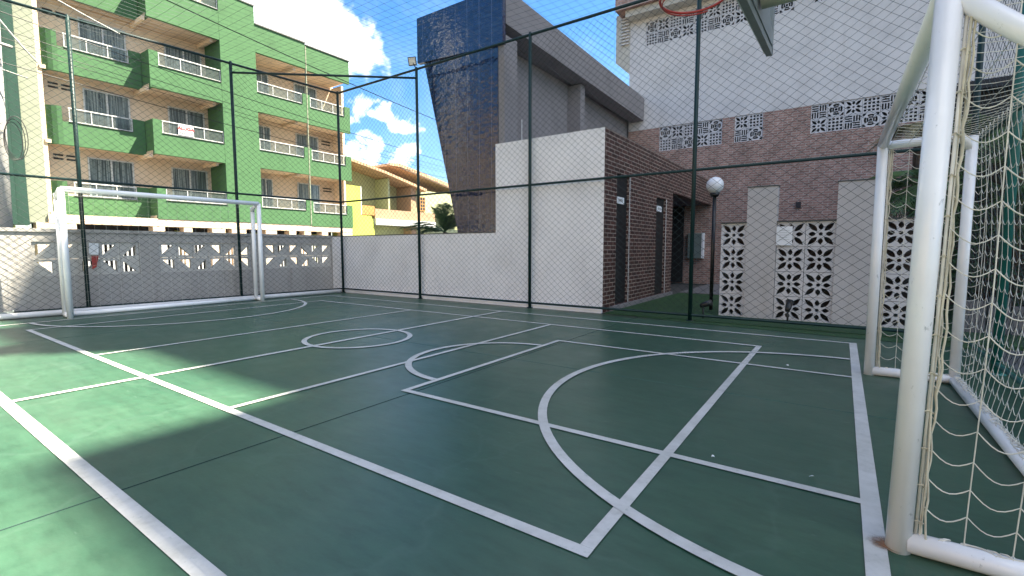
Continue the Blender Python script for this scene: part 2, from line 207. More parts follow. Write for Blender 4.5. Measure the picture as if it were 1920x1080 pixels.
# ------------------------------------------------------------------ object helpers
COL=S.collection
def wpos(o):
    v=Vector(o.location)
    while o.parent: o=o.parent; v+=Vector(o.location)
    return v
def tag(o,label=None,cat=None,group=None,kind=None):
    if label: o['label']=label
    if cat: o['category']=cat
    if group: o['group']=group
    if kind: o['kind']=kind
    return o
def thing(name,label,cat,loc=(0,0,0),group=None):
    o=bpy.data.objects.new(name,None); COL.objects.link(o); o.location=loc; o.empty_display_size=.1; return tag(o,label,cat,group)
def copy_tree(o,delta=(0,0,0),parent=None):
    c=o.copy(); COL.objects.link(c); c.parent=parent
    if parent is None: c.location=Vector(o.location)+Vector(delta)
    for ch in [x for x in COL.objects if x.parent==o]: copy_tree(ch,(0,0,0),c)
    return c
class MB:
    def __init__(s): s.v=[]; s.f=[]
    def add(s,vs,fs):
        n=len(s.v); s.v+=[tuple(v) for v in vs]; s.f+=[tuple(i+n for i in f) for f in fs]; return s
    def box(s,x0,x1,y0,y1,z0,z1):
        vs=[(x,y,z) for z in (z0,z1) for (x,y) in ((x0,y0),(x1,y0),(x1,y1),(x0,y1))]
        return s.add(vs,[(3,2,1,0),(4,5,6,7),(0,1,5,4),(1,2,6,5),(2,3,7,6),(3,0,4,7)])
    def prism(s,poly,axis,a,b):
        """polygon in the other two axes, extruded along axis from a to b"""
        def P(p,t): return {'x':(t,p[0],p[1]),'y':(p[0],t,p[1]),'z':(p[0],p[1],t)}[axis]
        n=len(poly); vs=[P(p,a) for p in poly]+[P(p,b) for p in poly]
        return s.add(vs,[tuple(range(n)),tuple(range(2*n-1,n-1,-1))]+[(i,i+n,(i+1)%n+n,(i+1)%n) for i in range(n)])
    def tube(s,pts,r,n=8,closed=False,caps=True):
        pts=[Vector(p) for p in pts]; m=len(pts); rs=r if isinstance(r,(list,tuple)) else [r]*m
        up=None; rings=[]
        for i,p in enumerate(pts):
            if closed: t=pts[(i+1)%m]-pts[i-1]
            else: t=pts[min(i+1,m-1)]-pts[max(i-1,0)]
            t.normalize()
            if up is None: up=t.orthogonal().normalized()
            up=(up-t*up.dot(t)); up.normalize(); w=t.cross(up)
            rings.append([p+(up*math.cos(2*PI*k/n)+w*math.sin(2*PI*k/n))*rs[i] for k in range(n)])
        vs=[v for rg in rings for v in rg]; fs=[]
        for i in range(m if closed else m-1):
            a=i*n; b=((i+1)%m)*n
            fs+=[(a+k,a+(k+1)%n,b+(k+1)%n,b+k) for k in range(n)]
        if caps and not closed: fs+=[tuple(range(n-1,-1,-1)),tuple(range((m-1)*n,m*n))]
        return s.add(vs,fs)
    def sphere(s,c,r,nu=20,nv=12,sz=1):
        vs=[(c[0],c[1],c[2]-r*sz)]; 
        for j in range(1,nv):
            a=-PI/2+PI*j/nv
            vs+=[(c[0]+r*math.cos(a)*math.cos(2*PI*i/nu),c[1]+r*math.cos(a)*math.sin(2*PI*i/nu),c[2]+r*sz*math.sin(a)) for i in range(nu)]
        vs.append((c[0],c[1],c[2]+r*sz)); fs=[(0,1+(i+1)%nu,1+i) for i in range(nu)]
        for j in range(nv-2):
            a=1+j*nu; b=a+nu; fs+=[(a+i,a+(i+1)%nu,b+(i+1)%nu,b+i) for i in range(nu)]
        a=1+(nv-2)*nu; t=len(vs)-1; fs+=[(a+i,a+(i+1)%nu,t) for i in range(nu)]
        return s.add(vs,fs)
    def plate(s,outer,holes,t,o,U,V):
        """flat plate with holes: front face in plane through o spanned by U,V, thickness t away from U x V"""
        U=Vector(U); V=Vector(V); o=Vector(o); n=U.cross(V).normalized()
        loops=[outer]+list(holes); flat=[p for l in loops for p in l]
        tris=tessellate_polygon([[Vector((p[0],p[1],0)) for p in l] for l in loops])
        fr=[o+U*p[0]+V*p[1] for p in flat]; bk=[v-n*t for v in fr]; k=len(flat); fs=[]
        for a,b,c in tris:
            A,B,C=flat[a],flat[b],flat[c]; ar=(B[0]-A[0])*(C[1]-A[1])-(B[1]-A[1])*(C[0]-A[0])
            if ar<0: b,c=c,b
            fs+=[(a,b,c),(a+k,c+k,b+k)]
        i=0
        for li,l in enumerate(loops):
            m=len(l); ar=sum(l[j][0]*l[(j+1)%m][1]-l[(j+1)%m][0]*l[j][1] for j in range(m)); rev=(ar<0)!=(li>0)
            for j in range(m):
                a,b=i+j,i+(j+1)%m
                fs.append((a,a+k,b+k,b) if not rev else (b,b+k,a+k,a))
            i+=m
        return s.add(fr+bk,fs)
    def build(s,name,mat,parent=None,smooth=False,bevel=0,fix=False):
        off=wpos(parent) if parent else Vector((0,0,0))
        me=bpy.data.meshes.new(name); me.from_pydata([tuple(Vector(v)-off) for v in s.v],[],s.f); me.update()
        if fix:
            bm=bmesh.new(); bm.from_mesh(me); bmesh.ops.recalc_face_normals(bm,faces=bm.faces); bm.to_mesh(me); bm.free()
        me.materials.append(M[mat] if isinstance(mat,str) else mat)
        if smooth: me.polygons.foreach_set('use_smooth',[True]*len(me.polygons))
        o=bpy.data.objects.new(name,me); COL.objects.link(o)
        if parent: o.parent=parent
        if bevel:
            b=o.modifiers.new('bevel','BEVEL'); b.width=bevel; b.segments=2; b.limit_method='ANGLE'
        if smooth and not bevel:
            pass
        return o
def rect(u0,u1,v0,v1): return [(u0,v0),(u1,v0),(u1,v1),(u0,v1)]
def box(name,mat,parent,*d,bevel=0): return MB().box(*d).build(name,mat,parent,bevel=bevel)
def struct(o): o['kind']='structure'; return o
XF=((1,0,0),(0,0,1))     # plates facing -Y : U=+X, V=+Z
YF=((0,1,0),(0,0,1))     # plates facing +X : U=+Y, V=+Z
# ------------------------------------------------------------------ ground
struct(box('ground','asphalt',None,-60,60,-60,60,-.25,-.03))
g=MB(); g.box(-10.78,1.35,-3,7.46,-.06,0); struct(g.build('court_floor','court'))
g=MB(); g.box(-3.27,9,7.462,15.4,-.06,.012); struct(g.build('artificial_lawn','turf'))
g=MB(); g.box(-3.27,1.2,11.9,15.43,-.05,.03); struct(g.build('porch_paving','paving'))
# thin strip where the turf runs under the fence onto the slab
g=MB(); g.add([(-2.9,7.47,.004),(-2.3,7.33,.004),(-1.5,7.22,.004),(-.6,7.16,.004),(.2,7.10,.004),(1.3,7.05,.004),(1.3,7.47,.004)],[(0,1,2,3,4,5,6)]); struct(g.build('artificial_lawn_edge','turf'))
# joints in the slab
g=MB(); g.box(-2.664,-2.656,-3,7.4,.0003,.0015); struct(g.build('slab_joint','joint'))
g=MB(); g.box(-10.6,1.3,3.846,3.854,.0003,.0013); g.box(-7.9,-7.892,-3,7.4,.0003,.0013); struct(g.build('slab_joint','fjoint'))
# painted lines
def lines():
    b=MB(); Z=.004
    def q(x0,x1,y0,y1,dz=0): b.add([(x0,y0,Z+dz),(x1,y0,Z+dz),(x1,y1,Z+dz),(x0,y1,Z+dz)],[(0,1,2,3)])
    def X(y,x0,x1,w,dz): q(x0,x1,y-w/2,y+w/2,dz)
    def Y(x,y0,y1,w,dz): q(x-w/2,x+w/2,y0,y1,dz)
    X(.66,-9.909,.185,.07,0); X(6.715,-9.909,.115,.05,0)
    Y(.15,.66+.035,6.74,.07,.0004); Y(-9.874,.695,6.69,.05,.0004)
    X(1.497,-9.057,-.695,.055,.0008); X(5.923,-9.057,-.695,.05,.0008)
    Y(-.723,1.5245,5.898,.055,.0012); Y(-9.03,1.5245,5.898,.05,.0012)
    X(2.493,-2.764,.115,.05,.0016); X(4.926,-2.764,.115,.045,.0016); Y(-2.739,2.518,4.903,.05,.002)
    Y(-3.422,1.5245,5.898,.05,.0024); Y(-4.868,.695,6.69,.06,.0028); Y(-6.303,1.5245,5.898,.05,.0024)
    def arc(cx,cy,r,a0,a1,w,dz,n=64):
        vs=[];
        for i in range(n+1):
            a=a0+(a1-a0)*i/n
            for rr in (r-w/2,r+w/2): vs.append((cx+rr*math.cos(a),cy+rr*math.sin(a),Z+dz))
        b.add(vs,[(2*i,2*i+1,2*i+3,2*i+2) for i in range(n)])
    arc(-4.868,3.687,.62,0,2*PI,.06,.0034)
    def foot(): pass
    arc(.15,3.69,2.03,PI/2+.02,3*PI/2-.02,.06,.0034); arc(-9.874,3.69,2.03,-PI/2,PI/2,.055,.0034)
    arc(-2.739,3.70,.86,PI/2+.03,3*PI/2-.03,.06,.0034)
    o=b.build('court_markings','paint'); struct(o)
lines()
g=MB(); g.add([(.06,2.05,.008),(.30,2.05,.008),(.30,2.30,.008),(.06,2.30,.008)],[(0,1,2,3)]); struct(g.build('rust_stain','rust'))
def scrap(x,y,s,lab):
    b=MB(); n=7; c=Vector((x,y,.014)); vs=[c+Vector((0,0,.004))]+[c+Vector((math.cos(2*PI*i/n)*s*random.uniform(.5,1.2),math.sin(2*PI*i/n)*s*random.uniform(.4,.9),random.uniform(-.006,.006))) for i in range(n)]
    b.add(vs,[(0,1+i,1+(i+1)%n) for i in range(n)]); o=b.build('paper_scrap','paper'); tag(o,lab,'litter',group='white scraps on the court')
scrap(-.07,2.62,.016,'tiny white scrap lying on the green floor nearest the thick end line'); scrap(-.37,5.06,.018,'tiny white scrap on the green floor in the far corner by the goal'); scrap(-.51,2.58,.010,'smallest white speck on the green floor beside the lane line')
# ------------------------------------------------------------------ fences (posts, rails, diamond netting)
def fence_run(p0,p1,posts,label,zt=4.92,zm=2.26,dw=.15,dh=.125,pm='fence',rails=True,r=.03,wr=.0025,zb=.095,netmat='wire',off=.035,dense=None):
    p0=Vector((*p0,0)); p1=Vector((*p1,0)); Ln=(p1-p0).length; d=(p1-p0)/Ln
    t=thing('net_fence',label,'fence',p0,'tall green net fences round the court')
    for s in posts:
        q=p0+d*s; b=MB().tube([q+Vector((0,0,0)),q+Vector((0,0,zt))],r,12); b.tube([q,q+Vector((0,0,.012))],r*1.9,12); b.sphere(q+Vector((0,0,zt)),r*1.02,12,6); b.build('post',pm,t,True)
    for z,rr in ((zt-.02,.024),(zm,.021),(zb,.02)):
        MB().tube([p0+Vector((0,0,z)),p1+Vector((0,0,z))],rr,10).build('rail',pm,t,True)
    nrm=Vector((-d.y,d.x,0))*off
    # diamond netting, one panel per bay: two families of twine, each hanging slightly uneven
    H=zt-.04-zb; rnd=random.Random(int(Ln*100)); cuts=sorted(set([0]+[round(q,2) for q in posts if 0<q<Ln-.1]+[Ln]))
    for bi in range(len(cuts)-1):
        s0,s1=cuts[bi],cuts[bi+1]; Lb=s1-s0; dwb,dhb=dense(s0) if dense else (dw,dh); b=MB(); k=dhb/dwb; ph=rnd.uniform(0,6); am=rnd.uniform(.7,1.5)
        for sgn in (1,-1):
            n0=int(-H/k/dwb)-1 if sgn>0 else 0; n1=int(Lb/dwb)+1 if sgn>0 else int((Lb+H/k)/dwb)+1
            for i in range(n0,n1+1):
                u0=i*dwb+rnd.uniform(-.004,.004); pts=[]; za,zc=0,H
                if sgn>0:
                    if u0<0: za=-u0*k
                    if u0+H/k>Lb: zc=(Lb-u0)*k
                else:
                    if u0>Lb: za=(u0-Lb)*k
                    if u0-H/k<0: zc=u0*k
                if zc-za<.02: continue
                m=max(2,int((zc-za)/.35)+1)
                for j in range(m+1):
                    z=za+(zc-za)*j/m; u=u0+sgn*z/k; ed=math.sin(PI*min(max(u/Lb,0),1))
                    w=(math.sin(u*1.7+z*2.3+ph)*.010+math.sin(u*4.1-z*3.1+ph)*.006)*am
                    dz=math.sin(u*2.9+z*1.3+ph)*.010*am-.022*ed*(1 if .1<z<H-.1 else .2)
                    pts.append(p0+d*(s0+min(max(u+w,0),Lb))+nrm*(1+ed*.5+w*10)+Vector((0,0,zb+min(max(z+dz,0),H))))
                b.tube(pts,wr,3,caps=False)
        b.build('netting',netmat,t,True)
        for zz in [.25+.5*q for q in range(10)]:
            pass
    return t
C0=(-10.36,7.42)
dL=math.hypot(.47,5.92+1.5)
fr=fence_run(C0,(1.15,7.42),[.0,2.74,5.61,8.50,11.51],'long green net fence in front of the white wall and the brick yard',dense=lambda q:(.128,.110) if q<8 else (.158,.124))
fl=fence_run(C0,(-10.86,-.3),[2.42,4.90,7.9],'green net fence behind the far goal before the grey block wall',dw=.135,dh=.115)
fb=fence_run((1.15,7.385),(1.15,-.4),[1.62,4.3,6.9],'green net fence behind the near goal net, before dark plants',pm='teal',dw=.14,dh=.12,r=.036)
MB().tube([(-10.53,5.0,4.72),(-7.62,7.42,4.72)],.022,10).build('brace',M['fence'],fr,True)
# net stretched over the court
def roofnet():
    b=MB(); z=4.9; x0,x1,y0,y1=-10.8,1.15,-1.2,7.4
    def zz(x,y): return z-.10*math.sin(PI*(x-x0)/(x1-x0))-.05*math.sin(PI*(y-y0)/(y1-y0))+.012*math.sin(x*2.3+y*1.9)
    s=.16; n=int((x1-x0)/s)
    for i in range(n+1):
        x=x0+i*s; b.tube([(x,y0+(y1-y0)*j/10,zz(x,y0+(y1-y0)*j/10)) for j in range(11)],.0017,3,caps=False)
    n=int((y1-y0)/s)
    for i in range(n+1):
        y=y0+i*s; b.tube([(x0+(x1-x0)*j/12,y,zz(x0+(x1-x0)*j/12,y)) for j in range(13)],.0017,3,caps=False)
    o=b.build('overhead_net','sky_net',None,True); tag(o,'thin square net stretched high over the whole court','net')
roofnet()
def floodlight():
    t=thing('floodlight','small square floodlight on top of the second fence post from the corner','floodlight',(-7.62,7.40,4.93))
    c=Vector((-7.72,7.40,5.08)); 
    ax=Vector((.62,-.75,-.22)).normalized(); rt=Vector((.75,.62,.12)).normalized(); up=rt.cross(ax).normalized(); 
    def ob(name,mat,w,h,d0,d1):
        vs=[c+rt*sx*w+up*sy*h+ax*dd for dd in (d0,d1) for sx,sy in ((-1,-1),(1,-1),(1,1),(-1,1))]
        MB().add(vs,[(3,2,1,0),(4,5,6,7),(0,1,5,4),(1,2,6,5),(2,3,7,6),(3,0,4,7)]).build(name,mat,t,fix=True)
    ob('housing','blackpaint',.085,.085,-.04,.015); ob('lens','lamp',.068,.068,.016,.021)
    MB().tube([(-7.62,7.40,4.93),(-7.66,7.40,4.98),c-ax*.03],.012,8).build('bracket','blackpaint',t,True)
floodlight()
# ------------------------------------------------------------------ goals
def grid_net(P,nu,nv,r,seg=3,mat='rope'):
    """cords along both directions of the surface P(u,v)"""
    b=MB()
    for i in range(nu+1): b.tube([P(i/nu,j/(nv*seg)) for j in range(nv*seg+1)],r,4,caps=False)
    for j in range(nv+1): b.tube([P(i/(nu*seg),j/nv) for i in range(nu*seg+1)],r,4,caps=False)
    return b
def goal(label,xf,xb,y0,y1,z,r,zback,cell,rr,near,xn=None):
    xn=xf if xn is None else xn; X_=lambda y: xn if y==y0 else xf; tilt=.036 if near else 0; Xt=lambda y: (xn+tilt) if y==y0 else xf
    t=thing('soccer_goal',label,'goal',(xf,(y0+y1)/2,0),'white pipe goals'); n=24
    s=1 if xb>xf else -1
    for y in (y0,y1): 
        b=MB().tube([(X_(y),y,.0),(Xt(y),y,z)],r,n); b.build('goal_post','goal',t,True)
    MB().tube([(xn+tilt,y0-r*.0,z),(xf,y1,z)],r*1.003,n).build('crossbar','goal',t,True)
    rb=r*.92
    for y in (y0,y1):
        low=near and y==y0
        MB().tube([(xb,y,rb),(xb,y,1.42 if low else zback)],rb,16).build('rear_post','goal',t,True)
        MB().tube([(X_(y)+s*r*.6,y,rb*1.1),(xb,y,rb*1.1)],rb*1.08,16).build('base_tube','goal',t,True)
        if low: MB().tube([(xn+tilt,y,z-.03),(xb,y,1.432)],rb*.95,16).build('top_tube','goal',t,True); continue
        MB().tube([(xf+s*r*.6,y,z-.01),(xb-s*.10,y,zback+.0),(xb-s*.03,y,zback-.03),(xb,y,zback-.10)],rb,16).build('top_tube','goal',t,True)
    MB().tube([(xb,y0,rb),(xb,y1,rb)],rb*1.02,16).build('base_tube','goal',t,True)
    W=abs(xb-xf)
    rnd=random.Random(3)
    def sag(u,v,k): return 0
    nu=max(2,round(W/cell)); nv=round((z-.12)/cell); ny=round((y1-y0)/cell)
    # side panels : droop between cords
    for y,sy in ((y0,-1),(y1,1)):
        def P(u,v,y=y,sy=sy):
            uu=u*nu; fu=uu-int(uu) if uu<nu else 0
            x=X_(y)+(Xt(y)-X_(y))*v*(1-u)+s*(r+.018+(W+.05)*u); zz=.08+(z-.12)*v-(.040*math.sin(PI*fu) if near else .02*math.sin(PI*fu))-(.15*u*(1-.3*v)*min(1,v*6) if near else 0)
            return (x,y+sy*(.0+.03*math.sin(PI*u)*math.sin(PI*v))+.01*math.sin(9*v+5*u),zz)
        grid_net(P,nu,nv,rr,7 if near else 3).build('net','rope',t,True)
    def Pb(u,v):
        uu=u*ny; fu=uu-int(uu) if uu<ny else 0
        y=y0+(y1-y0)*u; bel=math.sin(PI*min(1,v*1.05))
        sagz=.035*math.sin(PI*fu)*(1 if near else .5)+(.16*math.sin(PI*u)*(1-abs(2*v-1))*.5 if near else 0)
        return (xb+s*(.035+.10*bel*math.sin(PI*u)**.5*(1 if near else .4)),y,.09+(zback-.06)*v-sagz)
    grid_net(Pb,ny,nv,rr*.8,5 if near else 2).build('net','rope',t,True)
    def Pt(u,v): 
        return (xf+s*(r+.01+(W-.0)*v),y0+(y1-y0)*u,z-.02-(z-zback)*v-.06*math.sin(PI*u)*math.sin(PI*v))
    grid_net(Pt,ny,nu,rr*.8,2).build('net','rope',t,True)
    return t
G1=goal('near white goal at the right edge with its thick post close up',.24,.79,2.17,5.14,1.97,.038,1.97,.108,.0024,True,.217)
G2=goal('far white goal across the court before the grey block wall',-10.05,-10.31,2.15,5.21,2.035,.042,1.98,.15,.0014,False)
# bundled edge ropes tied along the near posts, with bunches on the base tube
def ropes():
    rnd=random.Random(5)
    for y in (2.17,5.14):
        b=MB(); x0=.203 if y<3 else .226; tl=.018 if y<3 else 0
        MB().tube([(x0+.060,y,.06),(x0+.062+tl,y-.003,1.0),(x0+.060+2*tl,y,1.95)],.0055,6).build('edge_rope','rope',G1,True)
        for k,(dx,dy,r) in enumerate(((.070,-.004,.0035),(.076,-.008,.0035),(.072,.010,.0035))):
            pts=[]
            for j in range(41):
                z=.07+1.9*j/40; a=z*7+k*2
                pts.append((x0+tl*z+dx+.003*math.sin(a)+(.008*abs(math.sin(z*21)) if k else 0),y+dy+.008*math.cos(a*1.3),z))
            b.tube(pts,r,5,caps=False)
        for j in range(14):
            z=.12+j*.135; xx=x0+tl*z; b.tube([(xx+.045,y,z),(xx+.06,y-.012,z+.012),(xx+.078,y,z),(xx+.06,y+.012,z-.008),(xx+.045,y,z)],.003,4,caps=False)
        b.build('edge_rope','ropeold',G1,True)
    b=MB()
    def coil(ax,p,q,n,rad):
        p=Vector(p); q=Vector(q); d=(q-p); m=n*18; pts=[]
        side=Vector((-d.y,d.x,0)).normalized()
        for j in range(m+1):
            f=j/m; a=f*n*2*PI+.8*math.sin(f*17+ax); rr=rad*(.75+.4*math.sin(f*23+ax))
            pts.append(p+d*f+side*math.cos(a)*rr*.55+d.normalized()*math.sin(2*a)*rr*.6+Vector((0,0,.030+.006*math.sin(a*1.3)-abs(math.cos(a))*rr*.22)))
        b.tube(pts,.0028,5,caps=False)
    for k in range(3):
        coil(k,(.33,2.175,.045),(.80,2.175,.045),5+k,.034+.004*k)
        coil(k+4,(.80,2.2,.045),(.80,5.1,.045),26+5*k,.034+.006*k)
        coil(k+9,(.33,5.135,.045),(.78,5.135,.045),5,.030)
    b.build('net_hem','rope',G1,True)
ropes()
# pipe lying along the foot of the fence behind the far goal
t=thing('drain_pipe','long white pipe lying along the foot of the fence behind the far goal','pipe',(-10.5,4,0))
MB().tube([(-10.72,.6,.05),(-10.60,2.1,.05),(-10.47,4.0,.05),(-10.38,5.3,.05),(-10.25,7.25,.05)],.048,14).build('pipe','pvc',t,True)
b=MB().tube([(-10.70,1.42,.06),(-10.69,1.62,.06)],.066,12); b.tube([(-10.70,1.45,.06),(-10.71,1.43,.14)],.02,8); b.tube([(-10.69,1.6,.06),(-10.70,1.62,.14)],.02,8); b.build('pipe_clamp','steel',t,True)
# ------------------------------------------------------------------ basketball hoop
def hoop():
    t=thing('basketball_hoop','red basketball ring on a grey backboard held by a cream arm, top of picture','basketball hoop',(1.6,3.66,0))
    c=(-.95,3.62,2.87); b=MB().tube([(c[0]+.225*math.cos(a*PI/24),c[1]+.225*math.sin(a*PI/24),c[2]) for a in range(48)],.0095,8,closed=True)
    b.tube([(c[0]+.21*math.cos(a*PI/24),c[1]+.21*math.sin(a*PI/24),c[2]-.026) for a in range(10,39)],.005,6)
    b.tube([(-.75,3.55,2.835),(-.60,3.52,2.83)],.012,8); b.tube([(-.75,3.69,2.835),(-.60,3.72,2.83)],.012,8); b.build('ring','hoop',t,True)
    # backboard: white face toward the court, ribbed steel tray behind; lower corners drawn in
    prof=[(2.86,3.45),(2.86,2.58),(4.46,2.68),(4.52,2.71),(4.52,3.45)]
    b=MB().prism([(y,z) for y,z in prof],'x',-.600,-.588); b.build('board','board',t,fix=True)
    b=MB()
    for (a,c2) in (((2.90,2.60),(4.50,2.695)),((4.50,2.68),(4.52,3.45)),((3.66,2.70),(3.66,3.45))):
        p=Vector((-.565,*a)); q=Vector((-.565,*c2)); d=(q-p).normalized(); s=Vector((1,0,0)).cross(d).normalized()*.03
        b.add([p-s+Vector((-.022,0,0)),p+s+Vector((-.022,0,0)),q+s+Vector((-.022,0,0)),q-s+Vector((-.022,0,0)),p-s+Vector((.022,0,0)),p+s+Vector((.022,0,0)),q+s+Vector((.022,0,0)),q-s+Vector((.022,0,0))],[(3,2,1,0),(4,5,6,7),(0,1,5,4),(1,2,6,5),(2,3,7,6),(3,0,4,7)])
    for dy in (-.32,-.12,.12,.32): b.box(-.587,-.560,3.66+dy-.02,3.66+dy+.02,2.68,3.40)
    b.build('board_frame','steel',t,fix=True)
    b=MB().prism([(3.20,3.2),(3.20,2.64),(4.44,2.715),(4.44,2.80)],'x',-.556,-.535); b.build('gusset','steel',t,fix=True)
    b=MB().tube([(-.52,3.68,2.785),(1.6,3.66,2.785)],.085,24); b.build('arm','arm',t,True)
    MB().tube([(1.6,3.66,0),(1.6,3.66,2.9)],.075,24).build('pole','arm',t,True)
hoop()
# ------------------------------------------------------------------ boundary walls
b=MB().box(-10.9,-5.60,7.512,7.66,0,1.412); wt=thing('white_wall','low white wall behind the fence in the middle, stepping up beside the tower','wall',(-5,7.5,0))
b.build('low_wall','white',wt); box('tall_wall','white',wt,-5.598,-3.33,7.510,7.70,0,3.11)
box('coping','coping',wt,-10.9,-5.62,7.505,7.67,1.414,1.430); box('kerb','white',wt,-10.6,-3.33,7.455,7.508,0,.06)
def tri(kind,m=.022,s=.29):
    A=(m,m);B=(s-m,m);C=(s-m,s-m);D=(m,s-m)   # LL LR UR UL
    return {'a':[D,A,C],'b':[D,B,C],'c':[D,A,B],'d':[A,B,C]}[kind] if kind!='x' else None
def left_wall():
    t=thing('block_wall','grey boundary wall with rows of triangular pierced blocks behind the far goal','wall',(-10.9,4,0))
    x=-10.9; zt=1.44; z0=.64; s=.29
    groups=[(-.28,['aab','bba']),(1.92,['aaxad','bxabc']),(3.70,['acabdd','bbdabb']),(5.74,['baacaa','adbdba'])]
    holes=[]; pats=[]
    for y0,rows in groups:
        n=len(rows[0]); holes.append([(y0,z0),(y0+n*s,z0),(y0+n*s,z0+2*s),(y0,z0+2*s)])
        for ri,row in enumerate(rows):
            for k,c in enumerate(row): pats.append((y0+k*s,z0+(1-ri)*s,c))
    MB().plate(rect(-3,7.52,0,zt-.06),holes,.14,(x,0,0),*YF).build('wall','wallgrey',t)
    MB().box(x-.165,x+.025,-3,7.52,zt-.058,zt).build('coping','wallgrey',t)
    for (y,z,c) in pats:
        k={'a':[(0,1),(0,0),(1,1)],'b':[(0,1),(1,0),(1,1)],'c':[(0,1),(0,0),(1,0)],'d':[(0,0),(1,0),(1,1)],'x':None}[c]
        b=MB(); hs=[]
        if k:
            m=.042; pts=[(m+(s-2*m)*p[0],m+(s-2*m)*p[1]) for p in k]; cx=sum(p[0] for p in pts)/3; cy=sum(p[1] for p in pts)/3
            hs=[[(p[0]*.97+cx*.03,p[1]*.97+cy*.03) for p in pts]]
        b.plate(rect(.002,s-.002,.002,s-.002),hs,.07,(x-.025,y,z),*YF)
        b.build('pierced_block','wallblock',t)
    # hanging rag and paper
    return t
left_wall()
t=tag(MB().add([(-10.86,2.63,1.00),(-10.86,2.76,1.00),(-10.855,2.77,1.20),(-10.86,2.64,1.21)],[(0,1,2,3)]).build('notice','paper'),'small white sheet stuck on the grey block wall beside a green post','notice')
t=tag(MB().add([(-10.86,2.66,.74),(-10.86,2.72,.78),(-10.855,2.76,.98),(-10.86,2.66,.98)],[(0,1,2,3)]).build('rag','hoop'),'dull red rag below the white sheet on the grey block wall','rag')
# ------------------------------------------------------------------ decorative pierced blocks (cobogo)
def petal(cx,cy,a,r0,r1,w,n=7):
    pts=[]
    for i in range(n+1):
        f=i/n; r=r0+(r1-r0)*f; h=w*math.sin(PI*(f**.85)); pts.append((r,h))
    lo=[(r,-h) for r,h in pts[1:-1]]; loop=pts+lo[::-1]
    ca,sa=math.cos(a),math.sin(a); return [(cx+x*ca-y*sa,cy+x*sa+y*ca) for x,y in loop]
def cob(kind,s):
    """hole polygons of one block of side s"""
    c=s/2; H=[]
    if kind=='flower':
        for k in range(4): H.append(petal(c,c,PI/4+k*PI/2,s*.16,s*.61,s*.090))
        for k in range(4):
            H.append(petal(c,c,k*PI/2,s*.16,s*.42,s*.088))
        H.append([(c+s*.07*math.cos(i*PI/5),c+s*.07*math.sin(i*PI/5)) for i in range(10)])
    elif kind=='grid':
        n=4; w=s*.145; g=(s-n*w)/(n+1)
        for i in range(n):
            for j in range(n): x=g+i*(w+g); y=g+j*(w+g); H.append(rect(x,x+w,y,y+w))
    elif kind=='lines':
        for qx in (0,1):
            for qy in (0,1):
                for k in range(3):
                    a0=.06*s+qx*.46*s; b0=.06*s+qy*.46*s; L_=.40*s; w=.095*s; st=.155*s
                    if (qx+qy)%2: H.append(rect(a0,a0+L_,b0+k*st,b0+k*st+w))
                    else: H.append(rect(a0+k*st,a0+k*st+w,b0,b0+L_))
    else:
        def seg(r0,r1,a0,a1,n=5):
            return [(c+r1*math.cos(a0+(a1-a0)*i/n),c+r1*math.sin(a0+(a1-a0)*i/n)) for i in range(n+1)]+[(c+r0*math.cos(a1-(a1-a0)*i/n),c+r0*math.sin(a1-(a1-a0)*i/n)) for i in range(n+1)]
        for k in range(4):
            H.append(seg(s*.26,s*.38,k*PI/2-.55,k*PI/2+.55))
        m=s*.05
        for sx,sy in ((-1,-1),(1,-1),(1,1),(-1,1)):
            e=s/2-m; H.append([(c+sx*e,c+sy*e),(c+sx*e,c+sy*e*.52),(c+sx*e*.72,c+sy*e*.72),(c+sx*e*.52,c+sy*e)])
        H.append([(c+s*.08,c+s*.08),(c-s*.08,c+s*.08),(c-s*.08,c-s*.08),(c+s*.08,c-s*.08)])
        for k in range(4):
            a=k*PI/2; H.append([(c+s*x*math.cos(a)-s*y*math.sin(a),c+s*x*math.sin(a)+s*y*math.cos(a)) for x,y in ((.12,-.11),(.22,-.16),(.22,.16),(.12,.11))])
    # keep loops counter-clockwise
    out=[]
    for l in H:
        ar=sum(l[j][0]*l[(j+1)%len(l)][1]-l[(j+1)%len(l)][0]*l[j][1] for j in range(len(l))); out.append(l if ar>0 else l[::-1])
    return out
def block(parent,kind,x,y,z,s,mat='perf',th=.07):
    o=MB().plate(rect(.003,s-.003,.003,s-.003),cob(kind,s),th,(x,y,z),*XF).build('pierced_block',mat,parent); return o
# flower block screen with piers
def screen():
    t=thing('flower_block_screen','pale wall of flower-pierced blocks between plain piers behind the fence','wall',(-.4,8.25,0)); y=8.25; s=.375
    def col(x,n=4):
        for k in range(n): block(t,'flower',x,y+.03,.0+k*s,s,'perf',.08)
    for x in (-1.625,-.835,-.46,.45): col(x)
    for x0,x1 in ((-1.62,-1.26),(-.83,-.095),(.455,.82)): MB().box(x0,x1,y+.19,y+.21,0,.80).build('dark_backing','black',t); MB().box(x0,x1,y+.19,y+.21,.802,1.49).build('dark_backing','bark',t)  # dark sheets added behind the blocks so their holes read dark
    MB().box(-1.252,-.838,y,y+.16,0,2.04).build('pier','pier',t); MB().box(-.088,.446,y,y+.16,0,2.04).build('pier','pier',t)
    b=MB()
    for x0,x1,z in ((-1.64,-1.254,1.502),(-.836,-.09,1.502),(.448,.826,1.502),(-1.262,-.828,2.042),(-.098,.456,2.042)): MB().box(x0,x1,y-.012,y+.17,z,z+.014).build('coping','coping',t)
screen()
t=thing('notice_sheet','white paper sheet taped to the flower block screen','notice',(-.72,8.2,1.15)); MB().box(-.835,-.625,8.232,8.238,1.15,1.43).build('sheet','paper',t)
b=MB()
for k in range(5): b.box(-.80,-.66-.03*(k%2),8.2300,8.2312,1.37-k*.035,1.374-k*.035)
b.build('print','gcable',t)
